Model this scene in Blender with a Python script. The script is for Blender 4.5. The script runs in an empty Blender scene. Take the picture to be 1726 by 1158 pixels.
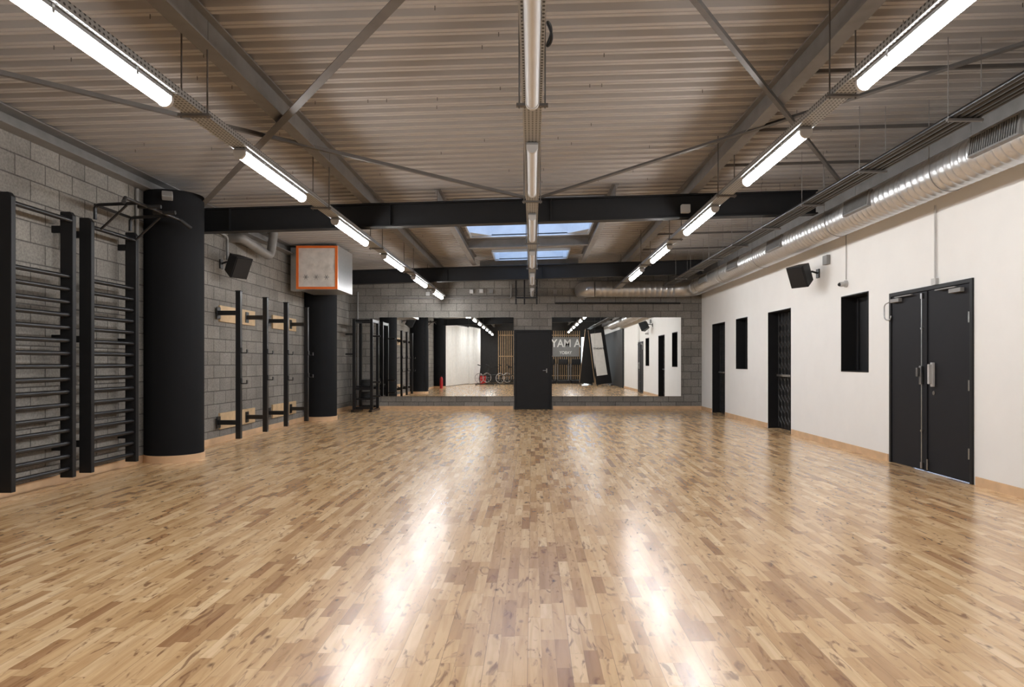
import bpy, bmesh, math, random
from mathutils import Vector, Matrix
random.seed(7)
SC = bpy.context.scene
COL = SC.collection
XL, XR, YB, YF = -4.85, 4.48, 18.04, -6.2
SL = 0.03
DECK = 3.70

# ------------------------------------------------------------------ materials
def new_mat(name):
    m = bpy.data.materials.new(name); m.use_nodes = True
    nt = m.node_tree
    return m, nt, nt.nodes['Principled BSDF']
def L(nt, a, b): nt.links.new(a, b)
def mat(name, col, rough=0.5, metal=0.0, var=0.08, scale=8.0, bump=0.0, spec=0.5):
    m, nt, b = new_mat(name)
    g = nt.nodes.new('ShaderNodeNewGeometry')
    n = nt.nodes.new('ShaderNodeTexNoise'); n.inputs['Scale'].default_value = scale
    n.inputs['Detail'].default_value = 4
    L(nt, g.outputs['Position'], n.inputs['Vector'])
    r = nt.nodes.new('ShaderNodeValToRGB')
    c = Vector(col[:3])
    r.color_ramp.elements[0].position = 0.3; r.color_ramp.elements[1].position = 0.7
    r.color_ramp.elements[0].color = (*(c*(1-var)), 1)
    r.color_ramp.elements[1].color = (*[min(1, v*(1+var)) for v in c], 1)
    L(nt, n.outputs['Fac'], r.inputs['Fac']); L(nt, r.outputs['Color'], b.inputs['Base Color'])
    b.inputs['Roughness'].default_value = rough
    b.inputs['Metallic'].default_value = metal
    b.inputs['Specular IOR Level'].default_value = spec
    if bump:
        bp = nt.nodes.new('ShaderNodeBump'); bp.inputs['Strength'].default_value = bump
        bp.inputs['Distance'].default_value = 0.01
        L(nt, n.outputs['Fac'], bp.inputs['Height']); L(nt, bp.outputs['Normal'], b.inputs['Normal'])
    return m
def emis(name, col, s):
    m, nt, b = new_mat(name)
    b.inputs['Base Color'].default_value = (0.9, 0.9, 0.9, 1)
    b.inputs['Emission Color'].default_value = (*col, 1)
    b.inputs['Emission Strength'].default_value = s
    return m
def math_n(nt, op, a, b=None, clamp=False):
    n = nt.nodes.new('ShaderNodeMath'); n.operation = op; n.use_clamp = clamp
    for i, v in enumerate((a, b)):
        if v is None: continue
        if isinstance(v, (int, float)): n.inputs[i].default_value = v
        else: L(nt, v, n.inputs[i])
    return n.outputs[0]
def mixc(nt, fac, a, b, mode='MIX'):
    n = nt.nodes.new('ShaderNodeMix'); n.data_type = 'RGBA'; n.blend_type = mode
    if isinstance(fac, (int, float)): n.inputs[0].default_value = fac
    else: L(nt, fac, n.inputs[0])
    for i, v in ((6, a), (7, b)):
        if isinstance(v, tuple): n.inputs[i].default_value = v
        else: L(nt, v, n.inputs[i])
    return n.outputs[2]

def block_mat(name, axis, c1, c2, cm):
    m, nt, b = new_mat(name)
    g = nt.nodes.new('ShaderNodeNewGeometry')
    s = nt.nodes.new('ShaderNodeSeparateXYZ'); L(nt, g.outputs['Position'], s.inputs[0])
    cb = nt.nodes.new('ShaderNodeCombineXYZ')
    L(nt, s.outputs[axis], cb.inputs[0]); L(nt, s.outputs['Z'], cb.inputs[1])
    br = nt.nodes.new('ShaderNodeTexBrick')
    L(nt, cb.outputs[0], br.inputs['Vector'])
    br.inputs['Scale'].default_value = 1
    br.inputs['Brick Width'].default_value = 0.4; br.inputs['Row Height'].default_value = 0.2
    br.inputs['Mortar Size'].default_value = 0.0075; br.inputs['Mortar Smooth'].default_value = 0.3
    br.inputs['Color1'].default_value = (*c1, 1); br.inputs['Color2'].default_value = (*c2, 1)
    br.inputs['Mortar'].default_value = (*cm, 1)
    n = nt.nodes.new('ShaderNodeTexNoise'); n.inputs['Scale'].default_value = 45; n.inputs['Detail'].default_value = 7
    n.inputs['Roughness'].default_value = .65
    L(nt, g.outputs['Position'], n.inputs['Vector'])
    n2 = nt.nodes.new('ShaderNodeTexNoise'); n2.inputs['Scale'].default_value = 1.6; n2.inputs['Detail'].default_value = 5
    L(nt, g.outputs['Position'], n2.inputs['Vector'])
    r = nt.nodes.new('ShaderNodeValToRGB')
    r.color_ramp.elements[0].position = .3; r.color_ramp.elements[0].color = (.58, .58, .58, 1)
    r.color_ramp.elements[1].position = .7; r.color_ramp.elements[1].color = (1.2, 1.2, 1.2, 1)
    L(nt, n.outputs['Fac'], r.inputs['Fac'])
    c = mixc(nt, 0.8, br.outputs['Color'], r.outputs['Color'], 'MULTIPLY')
    r2 = nt.nodes.new('ShaderNodeValToRGB')
    r2.color_ramp.elements[0].position = .35; r2.color_ramp.elements[0].color = (.78, .78, .78, 1)
    r2.color_ramp.elements[1].position = .65; r2.color_ramp.elements[1].color = (1.1, 1.1, 1.1, 1)
    L(nt, n2.outputs['Fac'], r2.inputs['Fac'])
    c = mixc(nt, 0.8, c, r2.outputs['Color'], 'MULTIPLY')
    L(nt, c, b.inputs['Base Color'])
    h = math_n(nt, 'SUBTRACT', math_n(nt, 'MULTIPLY', n.outputs['Fac'], 0.4), br.outputs['Fac'])
    bp = nt.nodes.new('ShaderNodeBump'); bp.inputs['Strength'].default_value = .8; bp.inputs['Distance'].default_value = .007
    L(nt, h, bp.inputs['Height']); L(nt, bp.outputs['Normal'], b.inputs['Normal'])
    b.inputs['Roughness'].default_value = .9; b.inputs['Specular IOR Level'].default_value = .2
    return m

def floor_mat():
    m, nt, b = new_mat('strip_parquet')
    g = nt.nodes.new('ShaderNodeNewGeometry')
    s = nt.nodes.new('ShaderNodeSeparateXYZ'); L(nt, g.outputs['Position'], s.inputs[0])
    X, Y = s.outputs['X'], s.outputs['Y']
    W = 0.060
    u = math_n(nt, 'DIVIDE', math_n(nt, 'ADD', X, 20.0), W)
    row = math_n(nt, 'FLOOR', u)
    w1b = nt.nodes.new('ShaderNodeTexWhiteNoise'); w1b.noise_dimensions = '1D'
    L(nt, math_n(nt, 'ADD', row, 311.7), w1b.inputs['W'])
    jc = nt.nodes.new('ShaderNodeCombineXYZ')
    L(nt, math_n(nt, 'MULTIPLY', Y, 1.25), jc.inputs[0]); L(nt, math_n(nt, 'MULTIPLY', row, 7.37), jc.inputs[1])
    jn = nt.nodes.new('ShaderNodeTexNoise'); jn.noise_dimensions = '2D'; jn.inputs['Scale'].default_value = 1; jn.inputs['Detail'].default_value = 0
    L(nt, jc.outputs[0], jn.inputs['Vector'])
    v = math_n(nt, 'ADD', math_n(nt, 'DIVIDE', math_n(nt, 'ADD', math_n(nt, 'ADD', Y, 30.0), math_n(nt, 'MULTIPLY', w1b.outputs['Value'], 7.0)), .34), math_n(nt, 'MULTIPLY', jn.outputs['Fac'], 1.5))
    col = math_n(nt, 'FLOOR', v)
    cid = nt.nodes.new('ShaderNodeCombineXYZ'); L(nt, row, cid.inputs[0]); L(nt, col, cid.inputs[1])
    w2 = nt.nodes.new('ShaderNodeTexWhiteNoise'); w2.noise_dimensions = '2D'; L(nt, cid.outputs[0], w2.inputs['Vector'])
    ramp = nt.nodes.new('ShaderNodeValToRGB'); cr = ramp.color_ramp
    cr.elements[0].position = 0; cr.elements[0].color = (.43, .235, .11, 1)
    cr.elements[1].position = 1; cr.elements[1].color = (.86, .62, .37, 1)
    for p, c in ((.12, (.56, .335, .16)), (.32, (.69, .445, .225)), (.75, (.77, .52, .28))):
        e = cr.elements.new(p); e.color = (*c, 1)
    L(nt, w2.outputs['Value'], ramp.inputs['Fac'])
    off = math_n(nt, 'MULTIPLY', w2.outputs['Value'], 37.0)
    gc = nt.nodes.new('ShaderNodeCombineXYZ')
    L(nt, math_n(nt, 'MULTIPLY', X, 30.0), gc.inputs[0]); L(nt, math_n(nt, 'MULTIPLY', Y, 2.6), gc.inputs[1]); L(nt, off, gc.inputs[2])
    gn = nt.nodes.new('ShaderNodeTexNoise'); gn.inputs['Scale'].default_value = 1; gn.inputs['Detail'].default_value = 5
    gn.inputs['Distortion'].default_value = .8
    L(nt, gc.outputs[0], gn.inputs['Vector'])
    gr = nt.nodes.new('ShaderNodeValToRGB')
    gr.color_ramp.elements[0].position = .28; gr.color_ramp.elements[0].color = (.76, .68, .58, 1)
    gr.color_ramp.elements[1].position = .60; gr.color_ramp.elements[1].color = (1.06, 1.06, 1.06, 1)
    L(nt, gn.outputs['Fac'], gr.inputs['Fac'])
    c = mixc(nt, .8, ramp.outputs['Color'], gr.outputs['Color'], 'MULTIPLY')
    kc = nt.nodes.new('ShaderNodeCombineXYZ')
    L(nt, math_n(nt, 'MULTIPLY', X, 17.0), kc.inputs[0]); L(nt, math_n(nt, 'MULTIPLY', Y, 5.0), kc.inputs[1]); L(nt, off, kc.inputs[2])
    kn = nt.nodes.new('ShaderNodeTexNoise'); kn.inputs['Scale'].default_value = 1; kn.inputs['Detail'].default_value = 4
    kn.inputs['Distortion'].default_value = 1.6
    L(nt, kc.outputs[0], kn.inputs['Vector'])
    kr = nt.nodes.new('ShaderNodeValToRGB')
    kr.color_ramp.elements[0].position = .575; kr.color_ramp.elements[0].color = (0, 0, 0, 1)
    kr.color_ramp.elements[1].position = .69; kr.color_ramp.elements[1].color = (1, 1, 1, 1)
    L(nt, kn.outputs['Fac'], kr.inputs['Fac'])
    c = mixc(nt, math_n(nt, 'MULTIPLY', kr.outputs['Color'], .78), c, (.22, .10, .045, 1))
    vc = nt.nodes.new('ShaderNodeCombineXYZ')
    L(nt, math_n(nt, 'MULTIPLY', X, 7.0), vc.inputs[0]); L(nt, math_n(nt, 'MULTIPLY', Y, 4.0), vc.inputs[1])
    vo = nt.nodes.new('ShaderNodeTexVoronoi'); vo.inputs['Scale'].default_value = 1; vo.inputs['Randomness'].default_value = 1
    L(nt, vc.outputs[0], vo.inputs['Vector'])
    vr = nt.nodes.new('ShaderNodeValToRGB')
    vr.color_ramp.elements[0].position = .03; vr.color_ramp.elements[0].color = (1, 1, 1, 1)
    vr.color_ramp.elements[1].position = .12; vr.color_ramp.elements[1].color = (0, 0, 0, 1)
    L(nt, vo.outputs['Distance'], vr.inputs['Fac'])
    sv_ = nt.nodes.new('ShaderNodeSeparateColor'); L(nt, vo.outputs['Color'], sv_.inputs[0])
    kk = math_n(nt, 'MULTIPLY', math_n(nt, 'MULTIPLY', vr.outputs['Color'], .85), math_n(nt, 'GREATER_THAN', sv_.outputs[0], .35))
    c = mixc(nt, kk, c, (.12, .05, .022, 1))
    fu = math_n(nt, 'FRACT', u); fv = math_n(nt, 'FRACT', v)
    su = math_n(nt, 'LESS_THAN', fu, 0.02)
    sv = math_n(nt, 'LESS_THAN', fv, 0.006)
    fu3 = math_n(nt, 'FRACT', math_n(nt, 'DIVIDE', row, 3.0))
    big = math_n(nt, 'MULTIPLY', math_n(nt, 'LESS_THAN', fu, 0.04), math_n(nt, 'LESS_THAN', fu3, 0.1))
    seam = math_n(nt, 'MAXIMUM', math_n(nt, 'MULTIPLY', math_n(nt, 'MAXIMUM', su, sv), .35), math_n(nt, 'MULTIPLY', big, .6))
    c = mixc(nt, seam, c, (.18, .085, .04, 1))
    L(nt, c, b.inputs['Base Color'])
    b.inputs['Roughness'].default_value = .27
    b.inputs['Specular IOR Level'].default_value = .55
    rn = nt.nodes.new('ShaderNodeTexNoise'); rn.inputs['Scale'].default_value = 2.2; L(nt, g.outputs['Position'], rn.inputs['Vector'])
    ro = math_n(nt, 'ADD', math_n(nt, 'MULTIPLY', rn.outputs['Fac'], .04), math_n(nt, 'ADD', math_n(nt, 'MULTIPLY', w2.outputs['Value'], .03), .185))
    b.inputs['Coat Weight'].default_value = .6; b.inputs['Coat IOR'].default_value = 1.5
    L(nt, ro, b.inputs['Coat Roughness'])
    hh = math_n(nt, 'SUBTRACT', math_n(nt, 'MULTIPLY', gn.outputs['Fac'], .2), seam)
    bp = nt.nodes.new('ShaderNodeBump'); bp.inputs['Strength'].default_value = .05; bp.inputs['Distance'].default_value = .002
    L(nt, hh, bp.inputs['Height']); L(nt, bp.outputs['Normal'], b.inputs['Normal'])
    return m

def tray_mat():
    m, nt, b = new_mat('perforated_steel')
    g = nt.nodes.new('ShaderNodeNewGeometry')
    s = nt.nodes.new('ShaderNodeSeparateXYZ'); L(nt, g.outputs['Position'], s.inputs[0])
    def cell(o, sc):
        f = math_n(nt, 'SUBTRACT', math_n(nt, 'FRACT', math_n(nt, 'MULTIPLY', o, sc)), .5)
        return math_n(nt, 'MULTIPLY', f, f)
    fy = cell(s.outputs['Y'], 26.0)
    fx = cell(math_n(nt, 'ADD', s.outputs['X'], s.outputs['Z']), 36.0)
    d = math_n(nt, 'LESS_THAN', math_n(nt, 'ADD', fy, fx), .07)
    c = mixc(nt, d, (.35, .36, .37, 1), (.04, .04, .04, 1))
    L(nt, c, b.inputs['Base Color'])
    b.inputs['Metallic'].default_value = .1; b.inputs['Roughness'].default_value = .45
    return m

def spiral_mat():
    m, nt, b = new_mat('galvanised_spiral')
    g = nt.nodes.new('ShaderNodeNewGeometry')
    n = nt.nodes.new('ShaderNodeTexVoronoi'); n.inputs['Scale'].default_value = 30
    L(nt, g.outputs['Position'], n.inputs['Vector'])
    c = mixc(nt, .12, (.56, .57, .58, 1), n.outputs['Color'], 'SOFT_LIGHT')
    hs = nt.nodes.new('ShaderNodeHueSaturation'); hs.inputs['Saturation'].default_value = 0
    L(nt, c, hs.inputs['Color']); L(nt, hs.outputs['Color'], b.inputs['Base Color'])
    b.inputs['Metallic'].default_value = .85
    b.inputs['Roughness'].default_value = .33
    return m

M_floor = floor_mat()
M_blockL = block_mat('concrete_block_side', 'Y', (.24, .224, .203), (.295, .276, .25), (.12, .112, .103))
M_blockB = block_mat('concrete_block_end', 'X', (.235, .22, .20), (.305, .287, .262), (.12, .113, .105))
M_white = mat('white_plaster', (.84, .83, .81), .75, 0, .015, 3, .05)
M_deck = mat('roof_deck', (.40, .375, .352), .65, 0, .01, 1.0, 0, .15)
M_black = mat('black_paint', (.0085, .0085, .0095), .5, 0, .1, 8, 0, .35)
M_blackm = mat('black_steel', (.008, .008, .009), .34, .0, .1, 8, 0, .5)
M_col = mat('black_column_paint', (.012, .0125, .014), .85, 0, .04, 4, 0, .12)
M_door = mat('anthracite_door', (.012, .012, .015), .6, 0, .05, 8, 0, .25)
M_steel = mat('dull_galvanised', (.22, .210, .202), .5, .2, .12, 6)
M_steelD = mat('brown_grey_steel', (.12, .11, .102), .5, .2, .12, 6)
M_chrome = mat('brushed_chrome', (.45, .45, .45), .3, 1, .08)
M_galv = spiral_mat()
M_tray = tray_mat()
M_wood = mat('light_wood_trim', (.66, .44, .26), .45, 0, .12, 5)
M_ply = mat('plywood', (.60, .43, .25), .5, 0, .12, 9)
M_plast = mat('white_plastic', (.50, .49, .48), .4, 0, .02)
M_plastg = mat('grey_plastic', (.24, .235, .23), .5, 0, .05)
M_orange = mat('orange_tape', (.82, .18, .03), .5, 0, .05)
M_red = mat('red_paint', (.5, .015, .015), .35, 0, .05)
M_sheet = mat('plastic_sheet', (.74, .70, .66), .35, 0, .12, 9, .6)
M_curt = mat('cream_curtain', (.88, .87, .84), .8, 0, .04)
M_slat = mat('wood_slat', (.50, .34, .19), .5, 0, .2, 6)
M_dark = mat('dark_panel', (.016, .016, .018), .6, 0, .1)
M_greyw = mat('grey_wall_paint', (.035, .034, .033), .8, 0, .1)
M_grille = mat('grille_metal', (.25, .25, .25), .5, .2, .05)
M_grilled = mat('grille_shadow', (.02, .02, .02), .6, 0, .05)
M_gate = mat('dark_gate_steel', (.06, .06, .06), .4, .3, .05)
M_curb = mat('skylight_curb', (.50, .56, .64), .4, 0, .05)
M_rubber = mat('rubber', (.015, .015, .015), .7, 0, .1)
M_lamp = emis('lit_diffuser', (.975, .98, .985), 36)
M_lampoff = mat('unlit_diffuser', (.62, .63, .65), .35, 0, .02)
M_dayl = emis('daylight_pane', (.8, .92, 1.0), 1.3)
m, nt, b = new_mat('mirror_glass'); M_mirror = m
b.inputs['Base Color'].default_value = (.95, .965, .955, 1); b.inputs['Metallic'].default_value = 1; b.inputs['Roughness'].default_value = .004
m, nt, b = new_mat('skylight_glazing'); M_glaz = m
tr = nt.nodes.new('ShaderNodeBsdfTransparent'); tr.inputs['Color'].default_value = (.92, .96, 1, 1)
mx = nt.nodes.new('ShaderNodeMixShader'); mx.inputs[0].default_value = .12
out = nt.nodes['Material Output']
L(nt, tr.outputs[0], mx.inputs[1]); L(nt, b.outputs[0], mx.inputs[2]); L(nt, mx.outputs[0], out.inputs['Surface'])
b.inputs['Roughness'].default_value = .1

# ------------------------------------------------------------------ mesh tools
class MB:
    def __init__(s): s.bm = bmesh.new()
    def box(s, lo, hi, M=None):
        vs = []
        for z in (lo[2], hi[2]):
            for y in (lo[1], hi[1]):
                for x in (lo[0], hi[0]):
                    p = Vector((x, y, z)); p = M @ p if M else p
                    vs.append(s.bm.verts.new(p))
        for f in ((0,2,3,1),(4,5,7,6),(0,1,5,4),(2,6,7,3),(0,4,6,2),(1,3,7,5)):
            s.bm.faces.new([vs[i] for i in f])
        return s
    def rings(s, rings, closed=True, cap=True):
        R = [[s.bm.verts.new(p) for p in r] for r in rings]
        n = len(R[0])
        for a, b in zip(R, R[1:]):
            for i in range(n if closed else n-1):
                j = (i+1) % n
                s.bm.faces.new((a[i], a[j], b[j], b[i]))
        if cap and closed:
            s.bm.faces.new(R[0][::-1]); s.bm.faces.new(R[-1])
        return s
    def tube(s, pts, r, seg=12, M=None, cap=True):
        pts = [Vector(p) for p in pts]
        if M: pts = [M @ p for p in pts]
        rr = r if isinstance(r, (list, tuple)) else [r]*len(pts)
        t0 = (pts[1]-pts[0]).normalized()
        up = Vector((0,0,1)) if abs(t0.z) < .9 else Vector((1,0,0))
        nrm = t0.cross(up).normalized()
        rings = []
        for i, p in enumerate(pts):
            a = (pts[i]-pts[i-1]).normalized() if i else t0
            c = (pts[i+1]-pts[i]).normalized() if i < len(pts)-1 else a
            t = (a+c)
            t = t.normalized() if t.length > 1e-6 else a
            nrm = (nrm - t*nrm.dot(t)).normalized()
            bi = t.cross(nrm)
            k = 1/max(.5, a.dot(t))
            rings.append([p + (nrm*math.cos(q)+bi*math.sin(q))*rr[i]*(k if 0 < i < len(pts)-1 else 1) for q in [2*math.pi*j/seg for j in range(seg)]])
        return s.rings(rings, True, cap)
    def cyl(s, a, b, r, seg=16, r2=None, M=None):
        return s.tube([a, b], [r, r if r2 is None else r2], seg, M)
    def prism(s, poly, axis, a, b):
        def P(u, v, w):
            return {'x': (w, u, v), 'y': (u, w, v), 'z': (u, v, w)}[axis]
        return s.rings([[Vector(P(u, v, w)) for u, v in poly] for w in (a, b)])
    def shear(s):
        for v in s.bm.verts: v.co.z += SL*v.co.x
        return s
    def obj(s, name, mt, parent=None, origin=None, bevel=0, smooth=None):
        bm = s.bm
        bmesh.ops.recalc_face_normals(bm, faces=bm.faces)
        lo = Vector([min(v.co[i] for v in bm.verts) for i in range(3)]); hi = Vector([max(v.co[i] for v in bm.verts) for i in range(3)])
        o = Vector(origin) if origin else (lo+hi)/2
        for v in bm.verts: v.co -= o
        me = bpy.data.meshes.new(name); bm.to_mesh(me); bm.free()
        me.materials.append(mt)
        ob = bpy.data.objects.new(name, me); COL.objects.link(ob)
        if parent:
            ob.parent = parent; ob.location = o - WL(parent)
        else: ob.location = o
        if smooth:
            for p in me.polygons: p.use_smooth = True
            me.set_sharp_from_angle(angle=math.radians(smooth))
        if bevel:
            md = ob.modifiers.new('bevel', 'BEVEL'); md.width = bevel; md.segments = 2; md.limit_method = 'ANGLE'
        return ob
def B(name, m, parent, boxes, bevel=0):
    return [MB().box(*bx).obj(name, m, parent, bevel=bevel) for bx in boxes]
def WL(o):
    v = Vector(o.location)
    while o.parent: o = o.parent; v += Vector(o.location)
    return v
def fillet(pts, rad, n=5):
    pts = [Vector(p) for p in pts]; out = [pts[0]]
    for i in range(1, len(pts)-1):
        a, b, c = pts[i-1], pts[i], pts[i+1]
        d1 = (a-b); d2 = (c-b); r = min(rad, d1.length*.49, d2.length*.49)
        p0 = b+d1.normalized()*r; p2 = b+d2.normalized()*r
        for k in range(n+1):
            t = k/n; out.append(p0*(1-t)**2 + b*2*t*(1-t) + p2*t*t)
    out.append(pts[-1]); return out
def empty(name, loc):
    e = bpy.data.objects.new(name, None); e.empty_display_size = .1; e.location = loc; COL.objects.link(e); return e
def T(o, label, cat, group=None, kind=None):
    o['label'] = label; o['category'] = cat
    if group: o['group'] = group
    if kind: o['kind'] = kind
    return o
def S(o, label=None, cat=None):
    o['kind'] = 'structure'
    if label: o['label'] = label
    if cat: o['category'] = cat
    return o
def dup(o, d):
    n = o.copy(); COL.objects.link(n)
    n.location = Vector(o.location)+Vector(d); return n
def dup_tree(root, d):
    n = root.copy(); COL.objects.link(n); n.location = Vector(root.location)+Vector(d)
    def rec(src, dst):
        for c in list(src.children):
            k = c.copy(); COL.objects.link(k); k.parent = dst; rec(c, k)
    rec(root, n); return n
RX = lambda a: Matrix.Rotation(math.radians(a), 4, 'X')
RZ = lambda a: Matrix.Rotation(math.radians(a), 4, 'Z')
RY = lambda a: Matrix.Rotation(math.radians(a), 4, 'Y')

# ------------------------------------------------------------------ room shell
S(MB().box((XL-.2, YF-.2, -.1), (XR+.5, YB+.2, 0)).obj('floor', M_floor), 'glossy light beech strip parquet sports floor', 'floor')
S(MB().box((XL-.2, YF-.2, 0), (XL, YB+.2, 3.8)).obj('wall_left', M_blockL), 'bare grey concrete block wall', 'wall')
S(MB().box((XL, YB, 0), (XR, YB+.2, 3.95)).obj('wall_back', M_blockB), 'bare grey concrete block end wall', 'wall')
S(MB().box((XL, YF-.2, 0), (XR+.3, YF, 3.95)).obj('wall_front', M_greyw), 'dark painted wall facing the mirrors', 'wall')
holes = [(6.92, 8.535, 0, 2.10), (9.09, 9.89, 1.11, 2.19), (11.82, 12.95, 0, 2.185), (14.2, 14.99, 1.10, 2.19), (15.86, 16.96, 0, 2.185)]
def wall_with_holes():
    mb = MB(); bm = mb.bm
    ys = sorted({YF, YB+.2, *[h[0] for h in holes], *[h[1] for h in holes]})
    zs = sorted({0, 3.95, *[h[2] for h in holes], *[h[3] for h in holes]})
    for y0, y1 in zip(ys, ys[1:]):
        for z0, z1 in zip(zs, zs[1:]):
            cy, cz = (y0+y1)/2, (z0+z1)/2
            if any(h[0] < cy < h[1] and h[2] < cz < h[3] for h in holes): continue
            for x in (XR, XR+.3):
                bm.faces.new([bm.verts.new(Vector(p)) for p in ((x, y0, z0), (x, y0, z1), (x, y1, z1), (x, y1, z0))])
    bmesh.ops.remove_doubles(bm, verts=bm.verts, dist=1e-5)
    return mb
S(wall_with_holes().obj('wall_right', M_white), 'smooth white plastered wall with black openings', 'wall')

def deck():
    mb = MB(); bm = mb.bm
    per = .2
    prof = [(0, 0), (.040, 0), (.044, .008), (.052, .008), (.056, 0), (.094, 0), (.108, .05), (.186, .05)]
    def strip(y0, y1, x0, x1):
        pts = []; n = round((y1-y0)/per)
        for k in range(n): pts += [(y0+k*per+a, DECK+z) for a, z in prof]
        pts.append((y1, DECK))
        A = [bm.verts.new((x0, a, z)) for a, z in pts]; B_ = [bm.verts.new((x1, a, z)) for a, z in pts]
        for i in range(len(pts)-1): bm.faces.new((A[i], A[i+1], B_[i+1], B_[i]))
    xa, xb = XL-.1, XR+.2
    strip(-6.2, 10.2, xa, xb)
    strip(10.2, 13.0, xa, -1.15); strip(10.2, 13.0, 1.05, xb)
    strip(13.0, 14.8, xa, xb)
    strip(14.8, 16.0, xa, -.85); strip(14.8, 16.0, .8, xb)
    strip(16.0, 18.2, xa, xb)
    return mb.shear()
ceil = S(deck().obj('ceiling', M_deck), 'corrugated trapezoidal steel roof deck', 'ceiling')
mb = MB()
for i in range(150):
    y = round(random.uniform(3.2, 15)/.2)*.2+.07; x = random.uniform(-4.6, 4.3)
    if -1.4 < x < 1.3 and y > 10: continue
    z = DECK+SL*x
    mb.cyl((x, y, z+.01), (x, y, z-.03), .0035, 5)
o = mb.obj('roofing_screw', M_steelD, ceil); o['kind'] = 'stuff'

CY = [2.7, 8.72, 14.73]; CR = .345; CX = -4.57
prev = YF
for h in [h for h in holes if h[2] == 0]+[(YB+.04, 0, 0, 0)]:
    S(MB().box((XR-.015, prev, 0), (XR-.0005, h[0]-.04, .09)).obj('baseboard_right', M_wood), 'light wooden skirting board', 'baseboard'); prev = h[1]+.04
for a, c in ((XL, -.5), (.55, XR-.016)):
    S(MB().box((a, YB-.015, 0), (c, YB-.0005, .09)).obj('baseboard_back', M_wood), 'light wooden skirting board', 'baseboard')
prev = YF
for c in CY+[99]:
    e1 = min(c-.22, YB-.016)
    S(MB().box((XL+.0005, prev, 0), (XL+.015, e1, .09)).obj('baseboard_left', M_wood), 'light wooden skirting board', 'baseboard'); prev = c+.22

def darc(cy, r, n=44):
    a0 = math.acos((XL+.001-CX)/r)
    return [(CX+r*math.cos(-a0+2*a0*i/n), cy+r*math.sin(-a0+2*a0*i/n)) for i in range(n+1)]
for i, cy in enumerate(CY):
    e = empty('column', (CX, cy, 0))
    MB().prism(darc(cy, CR), 'z', .09, 3.37 if i < 2 else 3.33).obj('column_shaft', M_col, e, smooth=40)
    MB().prism(darc(cy, CR+.012), 'z', 0, .09).obj('column_skirting', M_wood, e, smooth=40)['label'] = 'curved light wood skirting'
    T(e, 'round matte black column against the block wall', 'column', 'round black columns')

# ------------------------------------------------------------------ roof steel
def ibeam_x(y, x0, x1, zb, zt, w=.18, tf=.018, tw=.012, stiff=True):
    mb = MB()
    mb.box((x0, y-w/2, zb), (x1, y+w/2, zb+tf)); mb.box((x0, y-w/2, zt-tf), (x1, y+w/2, zt)); mb.box((x0, y-tw/2, zb+tf), (x1, y+tw/2, zt-tf))
    x = x0+.7
    while x < x1 and stiff: mb.box((x, y-w/2+.01, zb+tf), (x+.01, y+w/2-.01, zt-tf)); x += 2.2
    return mb.shear()
for y in (2.9, 9.39, 15.7):
    o = ibeam_x(y, XL+.002, 3.9, 3.155, 3.48, .16).obj('steel_beam', M_black)
    T(o, 'black painted steel roof girder spanning the hall', 'beam', 'black roof girders')
def ibeam_y(x, y0, y1, zb, zt, w=.11, tf=.012, tw=.008):
    mb = MB()
    mb.box((x-w/2, y0, zb), (x+w/2, y1, zb+tf)); mb.box((x-w/2, y0, zt-tf), (x+w/2, y1, zt)); mb.box((x-tw/2, y0, zb+tf), (x+tw/2, y1, zt-tf))
    return mb
for x in (-2.26, 2.2):
    zb = 3.484+SL*x
    o = ibeam_y(x, YF+.001, YB-.001, zb, DECK+SL*x-.004, .12).obj('roof_purlin', M_steel)
    T(o, 'grey galvanised steel roof purlin under the deck', 'beam', 'grey roof purlins')
def poly_y(poly, name, m): return MB().prism(poly, 'y', YF+.001, YB-.001).obj(name, m)
x = XL+.002
o = poly_y([(x, 3.375), (x+.16, 3.375), (x+.16, 3.387), (x+.012, 3.387), (x+.012, 3.528), (x+.16, 3.528), (x+.16, 3.54), (x, 3.54)], 'edge_channel', M_steel)
T(o, 'grey steel channel along the top of the block wall', 'beam')
x = XR-.002
o = poly_y([(x, 3.44), (x-.10, 3.44), (x-.10, 3.62), (x-.088, 3.62), (x-.088, 3.452), (x-.012, 3.452), (x-.012, 3.78), (x, 3.78)], 'edge_channel', M_steel)
T(o, 'brown-grey steel channel along the top of the white wall', 'beam')
for x, w in ((-1.32, .1), (1.16, .1)):
    o = ibeam_y(x, 9.5, 15.6, 3.50+SL*x, DECK+SL*x-.004, w).obj('skylight_trimmer', M_steel); T(o, 'grey steel trimmer beside the skylight opening', 'beam', 'skylight trimmers')
for y in (13.45, 16.3):
    o = ibeam_x(y, -1.25, 1.1, 3.52, DECK-.006, .12, stiff=False).obj('skylight_trimmer', M_steel); T(o, 'grey steel trimmer crossing beside the skylight', 'beam', 'skylight trimmers')
def brace(p0, p1, w, lab, z=3.46):
    a = Vector((p0[0], p0[1], z+SL*p0[0])); c = Vector((p1[0], p1[1], z+SL*p1[0]))
    d = (c-a); Ln = d.length; q = d.to_track_quat('X', 'Z').to_matrix().to_4x4(); M = Matrix.Translation(a) @ q
    t = .006
    mb = MB(); mb.rings([[M @ Vector((xx, yy, zz)) for yy, zz in ((-w/2, -t), (w/2, -t), (w/2, w*.7), (w/2-t, w*.7), (w/2-t, 0), (-w/2, 0))] for xx in (0, Ln)])
    o = mb.obj('diagonal_brace', M_steelD)
    for e in (.08, Ln-.08):
        MB().box((e-.1, -w*.8, .001), (e+.1, w*.45, .008), M).obj('gusset_plate', M_steelD, o)
    T(o, lab, 'brace', 'roof wind bracing')
brace((-4.5, 9.2), (-.05, 3.05), .07, 'heavy steel angle wind brace under the roof', 3.44)
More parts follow.
